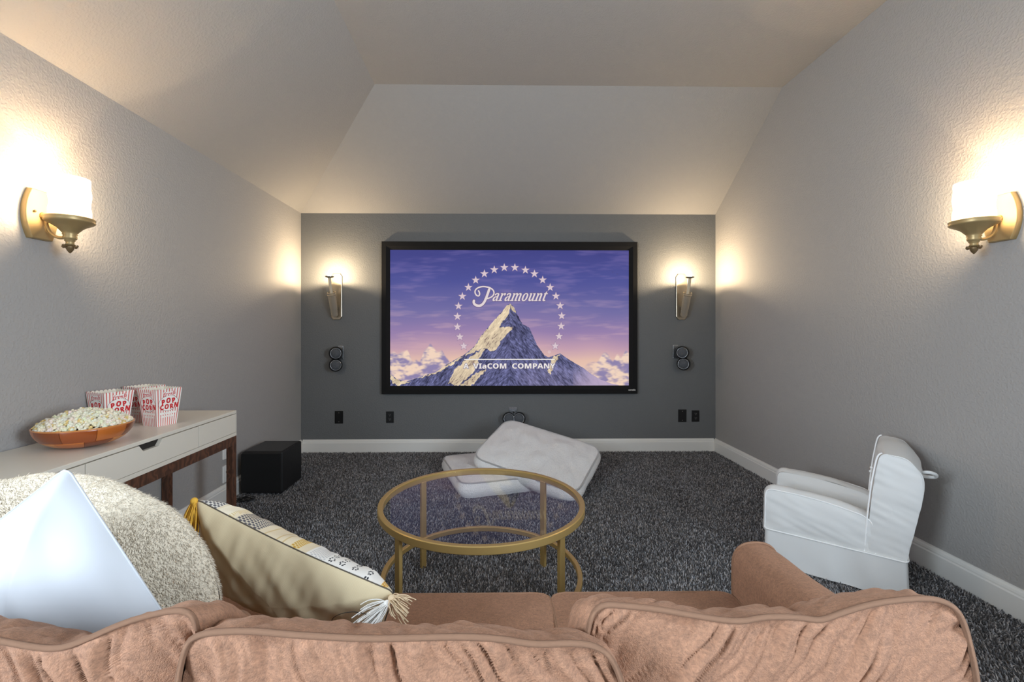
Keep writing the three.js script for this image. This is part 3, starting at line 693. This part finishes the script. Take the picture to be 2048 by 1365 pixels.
// ------------------------------------------------------------ projection screen
const picture = canvasTex(1742, 980, (g, W, Hh) => {
  // evening sky with drifting cloud
  const im = g.createImageData(W, Hh), stops = [[0, 72, 74, 142], [0.2, 84, 88, 158], [0.42, 122, 116, 172], [0.58, 158, 134, 180], [0.70, 204, 166, 184], [0.80, 240, 200, 182], [0.9, 244, 210, 190], [1, 190, 170, 190]];
  const ramp = (v) => { for (let i = 1; i < stops.length; i++) if (v <= stops[i][0]) { const a = stops[i - 1], b = stops[i], k = (v - a[0]) / (b[0] - a[0]); return [1, 2, 3].map((j) => lerp(a[j], b[j], k)); } return stops[stops.length - 1].slice(1); };
  const fbm = (x, y, s) => n3(x, y, s) * 0.55 + n3(x * 2.1, y * 2.1, s + 3) * 0.28 + n3(x * 4.3, y * 4.3, s + 7) * 0.17;
  for (let y = 0; y < Hh; y++) for (let x = 0; x < W; x++) {
    const u = x / W, v = y / Hh, c = ramp(clamp(v + 0.05 * Math.abs(u - 0.45) * -1 + 0.02 * n3(u * 3, v * 4, 1), 0, 1));
    const streak = fbm(u * 4 + v * 1.5, v * 14, 2), k = smooth(streak, -0.05, 0.7) * 0.34 * smooth(1 - v, 0.1, 0.5);
    const warmth = smooth(v, 0.1, 0.75), t = [lerp(150, 250, warmth), lerp(130, 205, warmth), lerp(190, 195, warmth)];
    let r = lerp(c[0], t[0], k), gg = lerp(c[1], t[1], k), b = lerp(c[2], t[2], k);
    // cloud banks low on both sides
    const side = u < 0.5 ? smooth(0.36 - u, -0.02, 0.2) : smooth(u - 0.80, -0.02, 0.2), line = 0.76 + 0.12 * (1 - side) + 0.075 * n3(u * 9, 1, 5) + 0.03 * n3(u * 24, 2, 5);
    const depth = smooth(v, line - 0.01, line + 0.015);
    if (depth > 0 && side > 0) {
      const body = fbm(u * 11, v * 12, 9), lit = smooth(body, -0.35, 0.4), base = [lerp(150, 252, lit), lerp(138, 222, lit), lerp(180, 200, lit)], m = depth * Math.min(1, side * 2.5);
      r = lerp(r, base[0], m); gg = lerp(gg, base[1], m); b = lerp(b, base[2], m);
    }
    const i = (y * W + x) * 4; im.data[i] = r; im.data[i + 1] = gg; im.data[i + 2] = b; im.data[i + 3] = 255;
  }
  // mountain: ridge lines in picture coordinates
  const off = ([x, y]) => [x - 148, y - 185];
  const ridge = [[148, 1250], [148, 1080], [200, 1115], [260, 1135], [330, 1112], [420, 1082], [480, 1066], [560, 1010], [620, 975], [680, 945], [760, 880], [800, 815], [870, 730], [950, 640], [1000, 580], [1022, 572], [1050, 600], [1075, 655], [1110, 720], [1160, 745], [1180, 790], [1215, 870], [1270, 945], [1300, 960], [1345, 945], [1385, 930], [1440, 970], [1500, 1005], [1560, 1040], [1610, 1078], [1680, 1120], [1760, 1150], [1895, 1180], [1895, 1250]].map(off);
  const inside = (pts, x, y) => { let c = false; for (let i = 0, j = pts.length - 1; i < pts.length; j = i++) if ((pts[i][1] > y) !== (pts[j][1] > y) && x < (pts[j][0] - pts[i][0]) * (y - pts[i][1]) / (pts[j][1] - pts[i][1]) + pts[i][0]) c = !c; return c; };
  const bright = [[[1022, 572], [1000, 580], [950, 640], [870, 730], [800, 815], [760, 880], [690, 945], [830, 895], [905, 920], [960, 830], [1045, 742], [990, 735], [935, 750], [975, 690], [1010, 650], [1025, 600]],
    [[820, 897], [690, 985], [620, 1040], [570, 1140], [640, 1165], [760, 1060], [800, 960], [835, 905]], [[640, 1165], [800, 1060], [850, 1040], [740, 1165]], [[1385, 930], [1330, 960], [1290, 1060], [1310, 1090], [1350, 1000]], [[1022, 575], [1050, 600], [1060, 640], [1035, 620]], [[420, 1085], [560, 1012], [680, 950], [600, 1010], [480, 1075], [330, 1115]], [[148, 1085], [230, 1130], [300, 1135], [240, 1150], [200, 1165], [148, 1120]]].map((p) => p.map(off));
  const y0 = 380;
  for (let y = y0; y < Hh; y++) for (let x = 0; x < W; x++) {
    const wx = x + 7 * n3(x * 0.03, y * 0.03, 1), wy = y + 7 * n3(x * 0.03, y * 0.03, 4);
    if (!inside(ridge, x + 2.5 * n3(x * 0.06, y * 0.06, 2), y)) continue;
    const lee = x < 870 ? 1 : -1, grain = fbm((x + lee * y * 0.75) * 0.016, (y - lee * x * 0.4) * 0.006, 3), fine = fbm((x + lee * y * 0.8) * 0.06, (y - lee * x * 0.5) * 0.02, 6), sun = bright.some((p) => inside(p, wx, wy));
    let c;
    if (sun) { const f = clamp(0.90 + 0.14 * grain + 0.12 * fine, 0, 1.05); c = [250 * f, 228 * f, 186 * f + 8]; const rock = smooth(-(fine + grain * 0.6), 0.42, 0.7); c = [lerp(c[0], 150, rock), lerp(c[1], 126, rock), lerp(c[2], 120, rock)]; }
    else { const f = clamp(0.72 + 0.30 * grain + 0.42 * fine, 0.25, 1.5); c = [118 * f + 10, 120 * f + 10, 158 * f + 22]; const fog = smooth(y, 760, 960) * 0.35 * smooth(x, 850, 1050) * (0.6 + 0.4 * grain) + (x > 1330 ? smooth(x + y * 0.6, 1800, 2080) * 0.8 : 0); c = [lerp(c[0], 190, fog), lerp(c[1], 172, fog), lerp(c[2], 202, fog)]; }
    const i = (y * W + x) * 4; im.data[i] = clamp(c[0], 0, 255); im.data[i + 1] = clamp(c[1], 0, 255); im.data[i + 2] = clamp(c[2], 0, 255);
  }
  g.putImageData(im, 0, 0);
  // ring of stars
  const stars = [[683, 878], [655, 812], [637, 740], [637, 665], [645, 590], [673, 520], [717, 455], [770, 403], [833, 357], [905, 328], [978, 312], [1055, 312], [1132, 330], [1198, 357], [1258, 401], [1313, 455], [1355, 518], [1386, 587], [1397, 660], [1393, 735], [1378, 808], [1350, 878]];
  for (const [sx, sy] of stars) {
    const [x, y] = off([sx, sy]), r = 33; g.fillStyle = '#e3cfd8'; g.beginPath();
    for (let k = 0; k < 10; k++) { const a = -Math.PI / 2 + k * Math.PI / 5, q = k % 2 ? r * 0.4 : r; g.lineTo(x + Math.cos(a) * q, y + Math.sin(a) * q); }
    g.closePath(); g.fill(); g.strokeStyle = 'rgba(120,96,140,0.6)'; g.lineWidth = 2; g.stroke();
  }
  // script lettering
  g.save(); g.translate(-148, -185);
  const swash = (lw, style) => {
    g.strokeStyle = style; g.lineCap = 'round'; g.lineWidth = lw * 0.55;
    g.beginPath(); g.moveTo(775, 512); g.bezierCurveTo(740, 470, 800, 440, 850, 452); g.bezierCurveTo(920, 462, 925, 530, 838, 538); g.stroke();
    g.beginPath(); g.moveTo(775, 512); g.bezierCurveTo(800, 530, 805, 495, 790, 480); g.stroke();
    g.lineWidth = lw; g.beginPath(); g.moveTo(868, 470); g.bezierCurveTo(850, 520, 835, 585, 795, 588); g.bezierCurveTo(765, 588, 750, 570, 757, 552); g.stroke();
  };
  swash(26, '#6b5a86'); swash(18, '#ecdfe0');
  g.save(); g.transform(1, 0, -0.22, 1, 118, 0); g.font = 'italic bold 104px serif'; g.textBaseline = 'alphabetic';
  const word = [...'aramount'];
  let wx = 888; g.lineJoin = 'round';
  const total = g.measureText('aramount').width, k = 392 / total;
  g.translate(888, 553); g.scale(k, 1);
  g.strokeStyle = '#6b5a86'; g.lineWidth = 8; g.strokeText('aramount', 0, 0); g.fillStyle = '#ecdfe0'; g.fillText('aramount', 0, 0);
  g.restore();
  g.fillStyle = '#fbf6f0'; g.fillRect(686, 971, 660, 8);
  g.font = 'bold 50px sans-serif'; g.textBaseline = 'alphabetic';
  const line = (s, x, w, y) => { g.save(); const q = w / g.measureText(s).width; g.translate(x, y); g.scale(q, 1); g.strokeStyle = '#7a6f93'; g.lineWidth = 5; g.strokeText(s, 0, 0); g.fillStyle = '#fbf6f0'; g.fillText(s, 0, 0); g.restore(); };
  line('A', 682, 36, 1040); line('VI\u0061COM', 752, 246, 1040); line('COMPANY', 1032, 318, 1040);
  g.strokeStyle = 'rgba(250,240,240,0.7)'; g.lineWidth = 2; g.beginPath(); g.arc(1306, 921, 9, 0, 7); g.stroke(); g.font = '13px sans-serif'; g.fillStyle = 'rgba(250,240,240,0.8)'; g.fillText('R', 1302, 926);
  g.restore();
});
{
  const x0 = -1.042, x1 = 1.372, y0 = 0.56, y1 = 1.997, cx = (x0 + x1) / 2, cy = (y0 + y1) / 2, w = x1 - x0, h = y1 - y0;
  const t = thing('projection_screen', 'large black framed projection screen showing a mountain under a ring of stars', 'screen', [cx, cy, 0]);
  const fr = 0.077;
  const rail = (len, turn, px, py) => {              // mitred rail: flat outer band, bevel falling to the screen
    const prof = [[0, 0.004], [0, 0.043], [0.002, 0.045], [0.042, 0.045], [fr, 0.026], [fr, 0.004]], v = [], P = (i, e) => { const [q, z] = prof[i]; return [e * (len / 2 - q), -q, z]; };
    const quad = (a, b, c, d) => v.push(...a, ...b, ...c, ...a, ...c, ...d);
    for (let i = 0; i < prof.length; i++) { const j = (i + 1) % prof.length; quad(P(i, -1), P(j, -1), P(j, 1), P(i, 1)); }
    const g = new THREE.BufferGeometry(); g.setAttribute('position', new THREE.Float32BufferAttribute(v, 3)); g.computeVertexNormals();
    const m = mesh('frame_rail', metreUV(g), M.velvet, t); m.rotation.z = turn; m.position.set(px, py, 0);
  };
  rail(w, 0, 0, h / 2); rail(w, Math.PI, 0, -h / 2); rail(h, Math.PI / 2, -w / 2, 0); rail(h, -Math.PI / 2, w / 2, 0);
  const s = new THREE.PlaneGeometry(w - 2 * fr + 0.004, h - 2 * fr + 0.004);
  const sc = mesh('screen_surface', s, std('#050505', 0.9, { emissive: '#ffffff', emissiveMap: picture, emissiveIntensity: 0.56, specularIntensity: 0.1 }), t); sc.position.z = 0.024;
  sc.userData.label = 'lit picture of a snowy peak with lettering and stars';
  mesh('backing_board', box(w - 0.02, h - 0.02, 0.018, 0, 0, 0.011), M.velvet, t);
  const font = await new FontLoader().loadAsync('fonts/droid/droid_sans_bold.typeface.json');
  const tx = new TextGeometry('carada', { font, size: 0.015, depth: 0.001, curveSegments: 3 }); tx.computeBoundingBox(); tx.translate(-tx.boundingBox.max.x / 2, 0, 0);
  const mk = mesh('maker_mark', tx, M.plateWhite, t); mk.position.set(1.318 - cx, 0.59 - cy, 0.0452); mk.userData.label = 'tiny white lettering';
}

// ------------------------------------------------------------ speakers on the accent wall
function speaker(label, a, b, bracket) {
  const cx = (a[0] + b[0]) / 2, cy = (a[1] + b[1]) / 2;
  const t = thing('wall_speaker', label, 'speaker', [cx, cy, 0], 0, 'twin pod speakers on the accent wall');
  for (const [x, y] of [a, b]) {
    const prof = []; for (let i = 0; i <= 16; i++) { const k = i / 16 * 2.25; prof.push([Math.sin(k) * 0.062, -Math.cos(k) * 0.055]); }
    prof.push([0.0495, 0.034], [0.0485, 0.038], [0.046, 0.036], [0, 0.034]);
    const g = lathe(prof, 36); g.rotateX(Math.PI / 2);
    const pod = mesh('pod', g, M.podShell, t); pod.position.set(x - cx, y - cy, 0.086); pod.lookAt(0, 1.0, 4);
    const rg = new THREE.TorusGeometry(0.0465, 0.0016, 8, 40); rg.translate(0, 0, 0.037); mesh('trim_ring', rg, M.chrome, pod);
    const dome = lathe([[0.044, 0.034], [0.036, 0.042], [0.022, 0.048], [0, 0.050]].reverse(), 32); dome.rotateX(Math.PI / 2); mesh('grille', dome, M.podGrille, pod);
  }
  const [bx, by, bw, bh, ax, ay] = bracket;
  mesh('bracket', box(bw, bh, 0.006, bx - cx, by - cy, 0.004, 0.002), M.chrome, t);
  const arm = tube([V(bx - cx, by - cy, 0.006), V((ax ?? bx) - cx, (ay ?? by) - cy, 0.04)], 0.008, 6, 10); mesh('mount_arm', arm, M.black, t);
}
speaker('twin black speaker pods under the left torch sconce', [-1.456, 0.948], [-1.456, 0.838], [-1.437, 0.95, 0.05, 0.13, -1.456, 0.895]);
speaker('twin black speaker pods under the right torch sconce', [1.781, 0.952], [1.792, 0.846], [1.75, 0.955, 0.05, 0.13, 1.786, 0.90]);
speaker('twin black speaker pods side by side below the screen', [0.154, 0.337], [0.247, 0.337], [0.196, 0.385, 0.078, 0.09, 0.2, 0.34]);

// ------------------------------------------------------------ black plates on the accent wall
function blackPlate(name, label, x, y, w, h, outlet) {
  const t = thing(name, label, 'wall plate', [x, y, 0]);
  mesh('cover_plate', box(w, h, 0.007, 0, 0, 0.0035, 0.002), M.plateBlack, t);
  if (outlet) for (const s of [-1, 1]) {
    const r = mesh('receptacle', box(0.032, 0.028, 0.003, 0, s * 0.02, 0.008, 0.0012), M.black, t);
    for (const [dx, dy, hw, hh] of [[-0.0065, 0.004, 0.0025, 0.009], [0.0065, 0.004, 0.0025, 0.009], [0, -0.007, 0.005, 0.005]]) mesh('slot', box(hw, hh, 0.001, dx, s * 0.02 + dy, 0.0097), M.slot, r);
  } else for (const s of [-1, 1]) mesh('screw', box(0.006, 0.006, 0.002, 0, s * h * 0.36, 0.0075, 0.0008), M.slot, t);
}
blackPlate('blank_plate', 'black blank wall plate below the left speaker pods', -1.453, 0.337, 0.078, 0.118, false);
blackPlate('power_outlet', 'black duplex outlet left of the centre speaker pods', -0.972, 0.337, 0.072, 0.108, true);
blackPlate('blank_plate', 'black blank wall plate below the right speaker pods', 1.815, 0.343, 0.078, 0.12, false);
blackPlate('power_outlet', 'black duplex outlet nearest the right wall', 1.942, 0.34, 0.072, 0.108, true);

// ------------------------------------------------------------ side wall sconces with candle shaped glass
function sideSconce(label, pos, turn) {
  const t = thing('wall_sconce', label, 'wall lamp', pos, turn, 'glass shaded wall sconces');
  const s = new THREE.Shape(), wt = 0.040, wm = 0.066, hp = 0.093;
  s.moveTo(-wt, -hp); s.lineTo(wt, -hp); s.quadraticCurveTo(wm * 1.28, 0, wt, hp); s.lineTo(-wt, hp); s.quadraticCurveTo(-wm * 1.28, 0, -wt, -hp);
  const pg = new THREE.ExtrudeGeometry(s, { depth: 0.018, bevelEnabled: true, bevelSize: 0.004, bevelThickness: 0.006, bevelSegments: 3, curveSegments: 20 });
  pg.rotateY(Math.PI / 2);
  mesh('back_plate', pg, M.brass, t);
  const knob = new THREE.SphereGeometry(0.005, 12, 10); knob.translate(0.028, 0.008, 0.035); mesh('screw', knob, M.bronze, t);
  const ball = new THREE.SphereGeometry(0.0135, 20, 16); ball.translate(0.036, -0.004, 0);
  const socket = lathe([[0, 0], [0.016, 0], [0.012, 0.008], [0.008, 0.014], [0, 0.014]], 24); socket.rotateZ(-Math.PI / 2); socket.translate(0.023, -0.004, 0);
  mesh('arm', merged([ball, socket, tube([V(0.036, -0.006, 0), V(0.038, -0.035, 0), V(0.052, -0.068, 0), V(0.082, -0.088, 0), V(0.125, -0.088, 0)], 0.0062, 40, 12)]), M.brass, t);
  const e = 0.13;
  const cup = lathe([[0, -0.018], [0.070, -0.018], [0.070, -0.012], [0.076, -0.010], [0.079, -0.014], [0.077, -0.021], [0.079, -0.026], [0.074, -0.032], [0.058, -0.040], [0.040, -0.052], [0.028, -0.066], [0.022, -0.074], [0.025, -0.077], [0.021, -0.081], [0.023, -0.088], [0.021, -0.096], [0.016, -0.099], [0.018, -0.102], [0.014, -0.105], [0.013, -0.112], [0.018, -0.12], [0, -0.12]], 48);
  mesh('cup', cup, M.brass, t).position.x = e;
  const fin = mesh('finial', lathe([[0, -0.152], [0.004, -0.149], [0.010, -0.140], [0.0145, -0.130], [0.015, -0.124], [0.011, -0.119], [0, -0.118]], 24), M.bronze, t); fin.position.x = e;
  for (let k = 0; k < 4; k++) { const a = k * Math.PI / 2, c = Math.cos(a), q = Math.sin(a); mesh('leaf', tube([V(0.012 * c, -0.119, 0.012 * q), V(0.02 * c, -0.126, 0.02 * q), V(0.028 * c, -0.126, 0.028 * q), V(0.031 * c, -0.121, 0.031 * q)], 0.0034, 14, 8), M.bronze, fin); }
  // candle shaped glass, open at the top
  const sp = []; for (let i = 0; i <= 24; i++) { const y = -0.012 + 0.159 * i / 24; sp.push([0.0645 + 0.0018 * Math.sin(i * 0.55) + (i > 22 ? -0.0015 * (i - 22) : 0), y]); }
  const ins = sp.map(([r, y]) => [r - 0.004, y]).reverse();
  const shade = mesh('glass_shade', lathe([...sp, ...ins], 56), M.frost, t); shade.position.x = e;
  shade.userData.label = 'glowing frosted glass cylinder';
  const lamp = new THREE.PointLight(WARM, SCONCE_POWER); lamp.name = 'sconce_lamp'; lamp.position.set(e, 0.06, 0); lamp.castShadow = true; lamp.shadow.radius = 2.2; t.add(lamp);
  const up = new THREE.SpotLight(WARM, SCONCE_UP, 0, Math.atan(0.062 / 0.085), 0.06, 2); up.name = 'sconce_uplight'; up.position.set(e, 0.062, 0); up.target.position.set(e, 1, 0); up.castShadow = true; up.shadow.radius = 0.5; t.add(up, up.target);
}
sideSconce('lit sconce on the left wall above the popcorn', [L, 1.63, 2.509], 0);
sideSconce('lit sconce on the right wall above the small armchair', [Rt, 1.641, 2.475], Math.PI);

// ------------------------------------------------------------ torch sconces either side of the screen
function torch(label, x) {
  const t = thing('torch_sconce', label, 'wall lamp', [x, 1.48, 0], 0, 'glass torch sconces beside the screen');
  const s = new THREE.Shape([[-0.03, -0.215], [0.03, -0.215], [0.048, -0.19], [0.048, 0.19], [0.03, 0.215], [-0.03, 0.215], [-0.048, 0.19], [-0.048, -0.19]].map(([a, b]) => new THREE.Vector2(a, b)));
  const g = new THREE.ExtrudeGeometry(s, { depth: 0.008, bevelEnabled: true, bevelSize: 0.005, bevelThickness: 0.006, bevelSegments: 2 });
  mesh('back_plate', g, M.mirror, t);
  const tilt = 0.40, ax = new THREE.Group(); ax.name = 'torch_holder'; ax.position.set(0, -0.19, 0.055); ax.rotation.x = tilt; t.add(ax);
  const jar = lathe([[0, 0.002], [0.018, 0], [0.030, 0.012], [0.031, 0.03], [0.028, 0.036], [0.031, 0.042], [0.031, 0.06], [0.028, 0.066], [0.032, 0.075], [0.034, 0.18], [0.037, 0.24]], 40);
  mesh('glass_jar', jar, std('#efe6d6', 0.35, { transmission: 0.75, ior: 1.5 }), ax);
  mesh('sleeve', lathe([[0, 0.01], [0.014, 0.01], [0.020, 0.05], [0.021, 0.10], [0.014, 0.105], [0.017, 0.115], [0.0185, 0.20], [0, 0.20]], 30), std('#4f4a44', 0.4, { metalness: 0.6 }), ax);
  for (const y of [0.215, 0.235]) { const r = new THREE.TorusGeometry(0.037, 0.0035, 10, 40); r.rotateX(Math.PI / 2); r.translate(0, y, 0); mesh('collar', r, M.mirror, ax); }
  mesh('bracket', tube([V(0, -0.09, 0.012), V(0, -0.095, 0.04), V(0, -0.09, 0.07)], 0.008, 12, 10), M.mirror, t);
  // bulb on an opaque cup at the top of the torch
  const by = 0.172, bz = 0.195;
  const cup = lathe([[0, -0.016], [0.012, -0.016], [0.036, -0.010], [0.040, -0.002], [0.037, -0.004], [0.012, -0.012], [0, -0.012]], 36);
  mesh('bulb_cup', cup, M.mirror, t).position.set(0, by, bz);
  mesh('stem', tube([V(0, by - 0.015, bz), V(0, by - 0.06, bz - 0.012), V(0, by - 0.15, bz - 0.05)], 0.013, 16, 14), std('#d8ccb4', 0.4), t);
  const b = mesh('bulb', lathe([[0, 0], [0.010, 0.002], [0.017, 0.014], [0.0175, 0.024], [0.013, 0.042], [0.005, 0.058], [0, 0.062]], 24), M.bulb, t); b.position.set(0, by - 0.004, bz);
  const lamp = new THREE.PointLight(WARM, TORCH_POWER); lamp.name = 'torch_lamp'; lamp.position.set(0, by + 0.010, bz); lamp.castShadow = true; lamp.shadow.radius = 0.35; t.add(lamp);
}
torch('lit glass torch sconce left of the screen', -1.474);
torch('lit glass torch sconce right of the screen', 1.805);

renderer.render(scene, camera);
